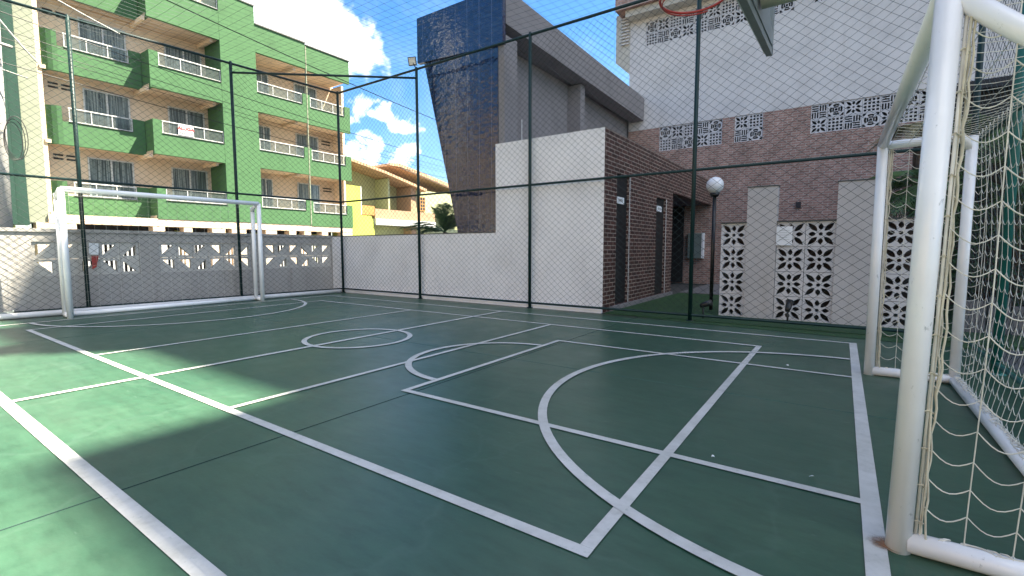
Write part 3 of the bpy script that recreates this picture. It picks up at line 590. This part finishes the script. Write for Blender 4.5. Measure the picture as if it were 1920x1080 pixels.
# ------------------------------------------------------------------ dark brick changing block
def brick_block():
    pass
    t=thing('brick_outbuilding','dark brick outbuilding with two narrow doorways beside the white wall','building',(-3.6,7.7,0))
    x=-3.322
    holes=[rect(8.03,8.63,.09,2.42),rect(10.22,10.88,.09,2.2)]
    # wall facing the yard
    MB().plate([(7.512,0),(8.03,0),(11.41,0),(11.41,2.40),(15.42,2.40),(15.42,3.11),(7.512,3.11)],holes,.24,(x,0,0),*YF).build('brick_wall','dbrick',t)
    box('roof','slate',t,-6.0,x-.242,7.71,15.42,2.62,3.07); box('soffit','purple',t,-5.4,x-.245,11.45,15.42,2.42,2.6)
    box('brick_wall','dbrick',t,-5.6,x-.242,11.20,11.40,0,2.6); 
    box('step','slate',t,x-.22,x+.05,7.8,11.4,0,.085)
    for (a,b2,z) in ((8.03,8.63,2.42),(10.22,10.88,2.2)):
        d=box('door','black',t,x-.09,x-.05,a,b2,.09,z); 
        box('door_jamb','kerb',t,x+.001,x+.010,b2+.002,b2+.030,.09,z)
    for (yy,zz) in ((8.06,1.96),(10.25,1.96)):
        p=box('sign_plate','paper',t,x+.001,x+.010,yy-.02,yy+.30,zz-.06,zz+.06)
        q=MB()
        for k in range(4): q.box(x+.0105,x+.012,yy+.04+k*.055,yy+.072+k*.055,zz-.02,zz+.025)
        q.build('lettering','gcable',p)
    box('back_doorway','black',t,-5.35,-4.12,15.36,15.42,.04,2.4)  # black panel standing in for the unlit room beyond the opening
    t2=thing('wall_cabinet','grey-green wall cabinet with a white edge under the porch','cabinet',(-3.74,15.4,.8)); box('cabinet_body','cab',t2,-3.97,-3.56,15.30,15.44,.80,1.57,bevel=.01); box('trim','paper',t2,-3.555,-3.50,15.29,15.44,.80,1.58)
brick_block()
# ------------------------------------------------------------------ tiled tower with sloping side slab
def tower():
    t=thing('tiled_tower','leaning-sided tower faced in glossy blue tiles with a grey side slab','tower',(-6.6,8,0)); y=7.68
    MB().prism([(-7.64,5.10),(-6.62,1.0),(-6.5,0),(-5.66,0),(-5.66,5.10)],'y',y,y+.5).build('tiled_face','tile',t,fix=True)
    MB().prism([(-7.80,5.12),(-5.55,5.0),(-5.51,5.0),(-5.51,6.06),(-7.80,6.06)],'y',y-.05,y+.05).build('tiled_band','tile',t,fix=True); box('band_core','slate',t,-7.7,-5.94,y+.052,y+.5,5.11,6.0)
    MB().prism([(7.735,6.06),(15.9,5.94),(15.9,5.22),(7.735,5.40)],'x',-5.92,-5.50).build('side_slab','slate',t,fix=True)
    box('pillar','slate',t,-5.655,-5.512,y+.01,y+.45,0,5.2)
    box('inner_wall','slate',t,-6.3,-6.08,y+.5,15.8,0,5.35); box('roof','slate',t,-7.3,-5.93,y+.51,15.8,5.36,5.5)
    box('buttress','slate',t,-6.078,-5.70,11.3,11.55,0,5.3)
    box('buttress','slate',t,-6.60,-6.09,8.19,8.6,0,5.3)
    MB().tube([(-5.98,9.0,2.9),(-5.98,9.0,3.95)],.012,6).build('conduit','pvc',t,True)
tower()
# ------------------------------------------------------------------ tall apartment block that shades the court
def big():
    t=thing('apartment_tower','tall white and pink brick apartment block with bands of pierced blocks','building',(0,15.45,0)); y=15.45; s=.375
    seq=['ring','flower','grid','lines']
    groups=[(-4.985,4.20,5,0),(-2.775,4.20,2,1),(-.875,4.20,7,3),(-5.50,7.56,11,0),(-.95,7.60,9,3),(2.2,7.6,6,1)]
    holes=[rect(x,x+n*s,z,z+2*s) for x,z,n,i in groups]
    # lower brick storey, ends at x=2.2 where the dark veranda starts
    low=[(-6.02,0),(1.86,0),(1.86,4.14),(8,4.14),(8,4.955),(-6.02,4.955)]
    MB().plate([(-6.02,0),(1.9,0),(1.9,4.955),(-6.02,4.955)],holes[:3],.25,(0,y,0),*XF).build('brick_wall','pbrick',t)
    MB().plate(rect(-6.02,14,4.957,9.2),holes[3:],.25,(0,y,0),*XF).build('rendered_wall','fgrey',t)
    for x,z,n,i in groups:
        for r_ in (0,1):
            for k in range(n): block(t,seq[(i+k+(0 if r_ else 2))%4],x+k*s,y+.02,z+r_*s,s,'cob',.03)
    box('dark_backdrop','black',t,-5.9,13.5,y+.32,y+.4,0,9)  # black sheet standing in for the unlit space behind the pierced blocks
    box('side_wall','fgrey',t,-6.02,-5.8,y+.252,30,0,9.2)
    # projecting brick storey over the top band
    box('brick_storey','pbrick',t,-6.30,5.48,15.10-.25,15.44,8.62,9.6)
    box('soffit','beige',t,-6.02,5.4,15.0,15.445,8.42,8.618)
    MB().prism([(-6.50,8.75),(-6.50,7.25),(-6.02,6.82),(-6.02,8.75)],'y',15.44,16.4).build('side_box','beige',t,fix=True)
    b=MB()
    for k in range(9): b.box(-6.31,-6.03,15.36,15.43,7.75+k*.1,7.79+k*.1)
    b.build('louvre','fgrey',t)
    # upper storeys (above the picture), stepped in plan to cast the court's shadow edges
    for nm,(x0,x1,y0,z0,z1) in {'a0':(-6.1,2.8,15.42,9.61,31),'a':(2.82,5.5,15.05,9.61,31),'b':(5.52,9.0,15.8,9.21,31),'c':(9.02,26,14.45,9.21,31)}.items():
        box('upper_storeys','fgrey',t,x0,x1,y0,32,z0,z1)
    box('shadow_slab','fgrey',t,4.6,5.15,12.0,15.04,30.6,31)  # unseen slab added only to cast the narrow shadow strip on the court
    box('veranda_wall','dark',t,1.92,14,y+2.0,y+2.2,0,5); box('veranda_ceiling','dark',t,1.92,14,y-.1,y+2,4.75,4.95)  # dark colour stands in for the shade of the veranda recess
    box('wall_box','dark',t,-1.12,-1.0,y-.06,y-.001,2.22,2.38)
big()
# ------------------------------------------------------------------ lamp post and garden spotlights
t=thing('lamp_post','black post lamp with a round white globe in the brick yard','lamp',(-1.88,8.92,0))
MB().tube([(-1.88,8.92,0),(-1.88,8.92,2.02)],.032,14).build('post','blackpaint',t,True); MB().tube([(-1.88,8.92,2.0),(-1.88,8.92,2.06)],[.06,.085],16).build('collar','blackpaint',t,True)
MB().sphere((-1.88,8.92,2.20),.145,28,16).build('globe','globe',t,True)
def spot(x,y,lab,a):
    t=thing('garden_spotlight',lab,'spotlight',(x,y,0),'black garden spotlights on the lawn'); MB().tube([(x,y,0),(x,y,.20)],.013,8).build('spike','blackpaint',t,True)
    d=Vector((math.cos(a),math.sin(a)*.3,.42)).normalized(); c=Vector((x,y,.22)); MB().tube([c-d*.05,c+d*.01,c+d*.13],[.03,.042,.05],12).build('head','blackpaint',t,True)
spot(-1.75,7.78,'black garden spotlight beside the green fence post near the brick yard',.1); spot(-.62,8.02,'black garden spotlight at the foot of the flower block screen',1.5)
# ------------------------------------------------------------------ plants
def frond(b,base,yaw,L_,up,droop,w=.30,n=16):
    """one arching palm frond with many leaflets"""
    base=Vector(base); h=Vector((math.cos(yaw),math.sin(yaw),0)); side=Vector((-math.sin(yaw),math.cos(yaw),0)); prev=None; pts=[]
    for i in range(n+1):
        f=i/n; pts.append(base+h*(L_*f*math.cos(up*.9))+Vector((0,0,L_*f*math.sin(up)-droop*L_*f*f)))
    b.tube(pts,[.009*(1-i/n)+.0025 for i in range(n+1)],4,caps=False)
    for i in range(2,n+1):
        f=i/n; p=pts[i]; t=(pts[i]-pts[i-1]).normalized(); ll=w*L_*math.sin(PI*min(1,.15+f*.85))*random.uniform(.8,1.1)+.04
        for s in (-1,1):
            for q in (0,.5):
                pp=p-t*q*L_/n; tip=pp+(side*s*.8+t*.75).normalized()*ll+Vector((0,0,-ll*.35*random.uniform(.4,1.3))); wv=t*.009
                mid=(pp+tip)/2+Vector((0,0,ll*.06)); b.add([pp-wv,pp+wv,mid+wv*.9,tip,mid-wv*.9],[(0,1,2,3,4)])
def palm(lab,x,y,h,n,L_,mat='leaf',group=None,upr=(.1,1.25),r=.07,droop=.55,w=.30,cat='palm'):
    t=thing('palm_tree',lab,cat,(x,y,0),group)
    MB().tube([(x,y,0),(x+.02,y,h*.5),(x,y+.02,h)],[r*1.3,r,r*.85],10).build('trunk','trunk',t,True)
    b=MB(); 
    for k in range(n): frond(b,(x,y,h),k*2.399+random.uniform(-.2,.2),L_*random.uniform(.8,1.1),random.uniform(*upr),droop,w)
    b.build('crown',mat,t)
    return t
palm('feathery small palm rising behind the low white wall beside the tiled tower',-8.05,8.7,1.5,22,1.25,upr=(.35,1.45),w=.20,droop=.42)
PG='palms in the garden behind the near goal'
palm('palm with green fan of fronds seen between the near goal posts',.98,9.9,2.1,30,.95,group=PG,upr=(-.7,.9),w=.42)
palm('taller palm with pale dry fronds above the near goal side bar',1.05,10.9,3.25,12,.85,'dryleaf',PG,upr=(-.3,.6),r=.09)
palm('dark palm behind the near goal net at the right edge',2.6,8.8,1.9,26,1.5,group=PG,upr=(-.4,1.1),w=.32)
palm('high palm under the veranda roof at the right edge',2.3,11.2,3.0,22,1.5,group=PG,upr=(-.6,.9),w=.32)
def shrub(lab,x,y,z,rx,ry,rz,n,mat='dleaf',s=.07):
    t=thing('shrub',lab,'shrub',(x,y,0),'dark shrubs behind the near goal'); b=MB(); st=MB()
    for k in range(9):
        a=k*2.4; st.tube([(x,y,0),(x+rx*.5*math.cos(a),y+ry*.5*math.sin(a),z),(x+rx*.8*math.cos(a),y+ry*.8*math.sin(a),z+rz*.5)],[.02,.014,.006],5)
    clumps=[(random.gauss(0,.55),random.gauss(0,.55),random.gauss(0,.5)) for _ in range(22)]
    for i in range(n):
        c=random.choice(clumps); px=x+rx*(c[0]+random.gauss(0,.2)); py=y+ry*(c[1]+random.gauss(0,.2)); pz=max(.05,z+rz*(c[2]+random.gauss(0,.2)))
        a=Vector((random.gauss(0,1),random.gauss(0,1),random.gauss(0,.6))).normalized()*s*random.uniform(.6,1.4); q=a.orthogonal().normalized()*s*.35
        p=Vector((px,py,pz)); b.add([p,p+a*.5+q,p+a,p+a*.5-q],[(0,1,2,3)])
    st.build('stems','trunk',t,True); b.build('foliage',mat,t)
shrub('dense dark shrub behind the right end of the flower block screen',1.7,10.2,.7,.7,.6,.5,1300)
shrub('tall dark shrub at the right edge of the picture under the palms',3.6,10.4,1.3,1.1,.7,1.1,3000)
shrub('broad dark shrub filling the gap behind the near goal back net',2.5,9.0,.6,.9,.4,.45,1500)
shrub('low dark shrub beside the garden stones at the right edge',2.6,9.6,.45,.6,.5,.4,1600)
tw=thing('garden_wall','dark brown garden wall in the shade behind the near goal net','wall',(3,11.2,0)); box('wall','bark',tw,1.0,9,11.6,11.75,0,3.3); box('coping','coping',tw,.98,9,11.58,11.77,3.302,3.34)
b=MB()
for k in range(9): b.box(1.35+k*.22,1.35+k*.22+.2,8.43,8.55,0,.42+.06*math.sin(k*2.1))
b.build('stone_edging','stone'); tag(COL.objects[-1],'low row of grey garden stones behind the near goal net','edging')
# ------------------------------------------------------------------ street side: green apartment building
def green():
    t=thing('green_apartment_building','green rendered apartment building with beige recessed balconies across the street','building',(-25,12,0))
    X=-25.0; fl=[2.45,5.30,8.15,11.10]; sill=[3.25,6.20,9.10,12.45]; rt=[3.83,6.78,9.70,13.0]; bw=-26.6
    box('rear_wall','cream',t,bw-3,bw,5.0,18.72,2.3,12.2); 
    box('ground_floor_wall','dark',t,-27.5,-27.2,4.9,18.7,-.03,2.3)  # coloured dark in place of the shade inside the garage
    for y0,y1 in ((9.9,10.6),(11.4,12.6),(13.6,14.8),(16.4,17.6)): box('ground_floor_panel','lime',t,-27.19,-27.1,y0,y1,-.03,2.0)
    # columns and beam of the open ground floor
    box('beam','cream',t,-25.6,-25.02,4.95,18.7,2.10,2.44)
    for y0,y1 in ((4.6,5.75),(8.3,8.75),(9.5,9.85),(10.7,11.3),(11.6,12.3),(13.3,13.9),(14.6,15.0),(15.5,15.9),(16.6,17.0),(18.0,18.7)):
        box('column','cream',t,-25.55,-25.03,y0,y1,-.03,2.098)
    # solid core between the balconies, parapets
    box('core_wall','green',t,bw+.002,X,11.45,13.15,2.451,13.30)
    box('core_coping','coping',t,bw,X+.03,11.43,13.17,13.302,13.36)
    box('parapet','green',t,X-.15,X,13.152,15.90,11.08,12.44); box('parapet','green',t,X-.15,X+.0,15.96,18.75,11.02,12.34)
    box('coping','coping',t,X-.2,X+.04,13.172,15.93,12.442,12.50); box('coping','coping',t,X-.2,X+.04,15.94,18.79,12.342,12.40)
    box('top_wall','cream',t,bw-3,bw,5.0,11.44,12.21,15.5); box('roof_slab','green',t,bw-.5,X,5.0,11.44,14.6,15.4)
    box('end_wall','cream',t,bw+.002,X-.6,18.60,18.74,2.46,11.0)
    box('side_wall','cream',t,bw+.002,X-1.05,5.1,5.30,2.46,14.58)
    box('pilaster','mint',t,bw-.1,X-.10,4.44,4.97,2.1,15.4)
    # corner strip between the last two bays
    box('corner_strip','mint',t,X-.1,X+.015,15.905,15.955,2.46,12.3)
    for li in range(4):
        z0,zs,zr=fl[li],sill[li],rt[li]
        # floor slabs seen as soffits
        box('soffit','soffit' if li>=1 else 'cream',t,bw+.002,X-.86-.14,5.23,8.51,z0+.0,z0+.14); box('soffit','soffit' if li>=1 else 'cream',t,bw+.002,X-.16,8.512,11.44,z0+.0,z0+.14)
        if li<3: box('soffit','cream',t,bw+.002,X-.16,13.16,18.59,z0,z0+.14)
        else: box('soffit','cream',t,bw+.002,X-.16,13.16,18.59,11.08,11.22)
        # rounded left balcony front, set back from the next one
        xr=X-.85
        pts=[(xr,8.50),(xr,5.75)]+[(xr-1.3+1.3*math.cos(a),5.75-.75*math.sin(a)) for a in [PI/2*k/8 for k in range(1,9)]]
        pin=[(xr-.14,8.50),(xr-.14,5.75)]+[(xr-1.3+1.16*math.cos(a),5.75-.61*math.sin(a)) for a in [PI/2*k/8 for k in range(1,9)]]
        MB().prism(pts+pin[::-1],'z',z0-.02,zs).build('balcony_front','green',t,fix=True)
        MB().prism(pts[1:]+pin[::-1][:-1],'z',zs+.002,zr).build('balcony_end','green',t,fix=True)
        box('balcony_end','green',t,xr-.14,xr,8.08,8.50,zs+.002,zr)
        box('balcony_front','green',t,X-.15,X,8.52,11.44,z0-.02,zs); box('balcony_end','green',t,X-.15,X,8.52,8.86,zs+.002,zr)
        box('balcony_side','green',t,xr-.1,X-.152,8.52,8.66,z0-.01,zr)
        bays=[(5.95,8.07,xr),(8.87,11.44,X)]
        if li<3:
            box('balcony_front','green',t,X-.15,X,13.152,15.90,z0-.02,zs); box('balcony_front','green',t,X-.15,X,15.96,18.75,z0-.06,zs-.08)
            box('balcony_end','green',t,X-.15,X,15.66,15.90,zs+.002,zr); box('balcony_end','green',t,X-.15,X,15.96,16.10,zs-.078,zr); box('balcony_end','green',t,X-.15,X,18.36,18.75,zs-.078,zr-.08)
            bays+=[(13.17,15.64,X),(16.12,18.34,X)]
        for y0,y1,xx in bays:
            zz=zs-(.08 if y0>16 else 0)
            f=MB().box(xx-.10,xx-.04,y0,y1,zz+.54,zz+.585); f.box(xx-.10,xx-.04,y0,y1,zz+.03,zz+.065)
            for k in range(4): yy=y0+.02+(y1-y0-.05)*k/3; f.box(xx-.09,xx-.05,yy,yy+.03,zz+.066,zz+.539)
            r=f.build('railing','alu',t); MB().box(xx-.075,xx-.068,y0+.02,y1-.02,zz+.07,zz+.53).build('pane','railglass',r)
            box('sill','coping',t,xx-.16,xx+.03,y0,y1,zz+.001,zz+.022)
        # doors and windows in the rear wall
        ops=[(6.66,8.16,0),(9.74,11.20,0)]+([(13.9,14.55,1),(16.15,17.5,0)] if li<3 else [])
        for y0,y1,k in ops:
            zb=z0+.15 if not k else z0+.35; zt=z0+2.50
            w=MB().plate(rect(y0-.05,y1+.05,zb,zt+.05),[rect(y0,(y0+y1)/2-.03,zb+.05,zt),rect((y0+y1)/2+.03,y1,zb+.05,zt)],.06,(bw+.07,0,0),*YF).build('window','alu',t)
            MB().box(bw+.012,bw+.03,y0,y1,zb+.05,zt).build('pane','curtain',w)
        if li in (0,1,2):
            f=MB()
            for q in ((5.55,5.85),(5.95,6.35)): 
                f.box(bw+.001,bw+.02,q[0],q[1],z0+2.46,z0+2.53); f.box(bw+.001,bw+.02,q[0],q[1],z0+2.31,z0+2.38)
            if li<2: f.box(bw+.001,bw+.02,17.8,18.4,z0+2.35,z0+2.42); f.box(bw+.001,bw+.02,17.8,18.4,z0+2.18,z0+2.25)
            f.build('vent','black',t)
        # brackets / downstand beams
        for yy in (8.4,11.1): box('ceiling_beam','cream',t,bw+.003,X-.2,yy,yy+.12,z0-.16,z0-.002)
        if li<3: box('ceiling_beam','cream',t,bw+.003,X-.2,15.3,15.42,z0+2.70,z0+2.84)
    return t
green()
# rental sign on the first floor balcony
t=thing('rental_sign','white rental banner with red ALUGA lettering on a green building balcony','sign',(-24.99,9.9,6.3))
MB().box(-25.03,-25.02,9.50,10.12,6.28,6.72).build('panel','paper',t)
def text(body,size,loc,mat,parent,ext=.003,name='lettering'):
    cu=bpy.data.curves.new(name,'FONT'); cu.body=body; cu.size=size; cu.extrude=ext; cu.align_x='CENTER'; cu.offset=.008
    tmp=bpy.data.objects.new(name,cu); COL.objects.link(tmp); bpy.context.view_layer.update()
    me=bpy.data.meshes.new_from_object(tmp.evaluated_get(bpy.context.evaluated_depsgraph_get())); bpy.data.objects.remove(tmp)
    Mx=Matrix(((0,0,1,0),(1,0,0,0),(0,1,0,0),(0,0,0,1))); me.transform(Mx); off=wpos(parent); me.transform(Matrix.Translation(Vector(loc)-off))
    me.materials.clear(); me.materials.append(M[mat]); o=bpy.data.objects.new(name,me); COL.objects.link(o); o.parent=parent; return o
text('ALUGA',.20,(-25.012,9.81,6.52),'red',t)
q=MB(); 
for k in range(7): q.box(-25.018,-25.014,9.56+k*.075,9.605+k*.075,6.35,6.41)
q.build('lettering','ink',t)
# white bar railing at the street edge of that building
b=MB(); t=thing('bar_railing','white vertical bar railing along the street seen through the pierced blocks','railing',(-23.5,9,0))
y=1.0
while y<19: b.box(-23.52,-23.49,y,y+.055,-.03,1.62); y+=.15
b.build('bars','alu',t); MB().box(-23.53,-23.48,.9,19,1.622,1.68).box(-23.53,-23.48,.9,19,-.03,.12).build('rail','alu',t)
# dark teal neighbour at far left
t=thing('teal_building','dark teal rendered building beside the green apartments at the left edge','building',(-26,2,0))
box('wall','dgreen',t,-30,-24.9,-9,4.10,2.0,15.5); box('wall_return','dgreen',t,-25.6,-25.0,4.12,4.42,2.0,15.5); box('base','lime',t,-29,-25.4,-9,4.1,-.03,1.99)
b=MB()
for k in range(3): b.box(-24.898,-24.88,3.2,3.32,3.6+k*3.2,5.0+k*3.2)
b.build('wall_slot','black',t)
# ------------------------------------------------------------------ lime house with terracotta roof
def house():
    t=thing('lime_green_house','lime green house with terracotta roofs beyond the green building','house',(-27,23,0))
    box('side_wall','lime',t,-27.2,-26.0,18.85,20.15,-.03,5.15)
    b=MB().prism([(20.152,-.03),(22.2,-.03),(21.55,.9),(21.25,1.9),(21.15,2.9),(20.95,3.32),(20.152,3.32)],'x',-27,-26.02); b.build('curved_wall','lime',t,fix=True)
    MB().box(-26.35,-26.0,20.152,20.22,3.33,5.15).build('corner_trim','alu',t)
    MB().prism([(20.0,-.03),(34,-.03),(34,4.9),(24,6.0),(18.9,6.9),(18.9,5.16),(20.0,5.16)],'x',-29,-27.7).build('wall','palegreen',t,fix=True)
    box('partition','palegreen',t,-27.69,-26.3,22.7,22.85,3.2,6.0); box('partition','ochre',t,-27.69,-26.15,24.7,25.2,-.03,5.6)
    MB().box(-26.25,-26.0,20.23,21.25,3.34,3.95).build('balcony_wall','orange',t); MB().box(-26.25,-25.98,21.26,27,3.16,3.80).build('balcony_wall','ochre',t)
    box('balcony_slab','alu',t,-27.6,-25.9,21.26,27,2.72,3.14)
    box('lower_wall','palegreen',t,-27.69,-27.0,21,34,-.03,2.7)
    MB().prism([(18.9,6.90),(22.0,6.40),(26.0,5.55),(26.0,5.36),(22.0,6.22),(18.9,6.72)],'x',-31,-25.8).build('roof','rooftile',t,fix=True)
    w=MB().box(-26.9,-26.75,24.9+.3,26.2,-.03,5.2).build('gable_wall','palegreen',t)
    box('front_wall','palegreen',t,-27.0,-26.4,25.25,32,3.8,5.5)
    f=MB().plate(rect(25.55,26.35,3.95,5.0),[rect(25.60+.25*i,25.80+.25*i,4.0+.25*j,4.2+.25*j) for i in range(3) for j in range(4)],.06,(-26.35,0,0),*YF).build('window','orange',t)
    MB().box(-26.395,-26.37,25.57,26.33,3.97,4.98).build('pane','darkglass',f)
    MB().prism([(23.1,7.12),(23.9,7.22),(32,5.86),(32,5.55),(23.7,6.98),(23.0,6.93)],'x',-33,-26.4).build('upper_roof','rooftile',t,fix=True)
    box('vent_stack','ochre',t,-30,-29.4,22.0,22.6,6.6,7.25)
    MB().prism([(23.9,6.97),(32,5.54),(32,5.42),(23.9,6.86)],'x',-26.39,-26.33).build('eave_board','trunk',t,fix=True)
house()
# ------------------------------------------------------------------ building on the near side of the block (out of frame; seen only mirrored in the tiles)
t=thing('tan_house','tan rendered neighbour building mirrored in the glossy tiles','building',(-16,-16,0))
box('wall','tan',t,-44,4,-24,-15,-.03,11.6); box('roof_edge','coping',t,-44.2,4.2,-24.2,-14.8,11.602,11.9)
b=MB()
for i in range(9):
    for j in range(3): b.box(-36+i*4,-34.4+i*4,-14.998,-14.95,1.2+j*3.6,3.0+j*3.6)
b.build('window','darkglass',t)
# ------------------------------------------------------------------ street wires and pole
def wire(p,q,sag,r,lab,mat='cable',n=24):
    p=Vector(p); q=Vector(q); b=MB().tube([p+(q-p)*i/n-Vector((0,0,sag*4*(i/n)*(1-i/n))) for i in range(n+1)],r,5,caps=False)
    o=b.build('overhead_wire',mat,None,True); tag(o,lab,'wire','wires strung along the street'); return o
wl=['highest of the black wires crossing the green building and sky','second black wire down along the street','third black wire down along the street','fourth black wire down along the street','lowest black wire crossing the green building']
for k,(dz0,dz1,dx,r) in enumerate(((.72,.30,0,.009),(.40,.14,.1,.007),(.25,.04,.2,.006),(.10,-.05,.1,.006),(-.35,-.14,0,.009))):
    wire((-14.6-dx,1.1,5.45+dz0),(-15.2-dx,28,4.55+dz1),.42,r,wl[k])
wire((-10.9,1.7,5.5),(-10.6,3.2,4.86),.02,.012,'short pale cable running down to the top of the far fence','gcable',8)
wire((-12.0,-1.5,7.1),(-15,20,6.55),.25,.012,'slack cable high in front of the green balconies','cable')
t=thing('utility_pole','pale concrete utility pole with coiled cables at the left edge','pole',(-12.0,1.66,0))
MB().tube([(-12.0,1.76,-.03),(-12.0,1.92,9)],[.125,.10],16).build('shaft','concrete',t,True)
b=MB()
for k in range(3): 
    rr=.27+.03*k; b.tube([(-11.82+.02*k,1.97+rr*.42*math.cos(a*PI/12)+.02*k,2.95+.03*k+rr*math.sin(a*PI/12)*(1.2-.05*k)) for a in range(24)],.006,5,closed=True)
b.build('cable_coil','cable',t,True)
b=MB().tube([(-11.85,1.55,4.4),(-11.8,1.85,4.55),(-11.78,2.05,4.52)],.03,8); b.tube([(-11.8,1.5,4.2),(-11.75,2.2,4.05)],.012,6); b.build('bracket','gcable',t,True)
wire((-11.8,1.7,5.3),(-11.75,2.35,4.35),.05,.014,'grey drop cable hanging beside the concrete pole','gcable',8)
S.render.engine='CYCLES'
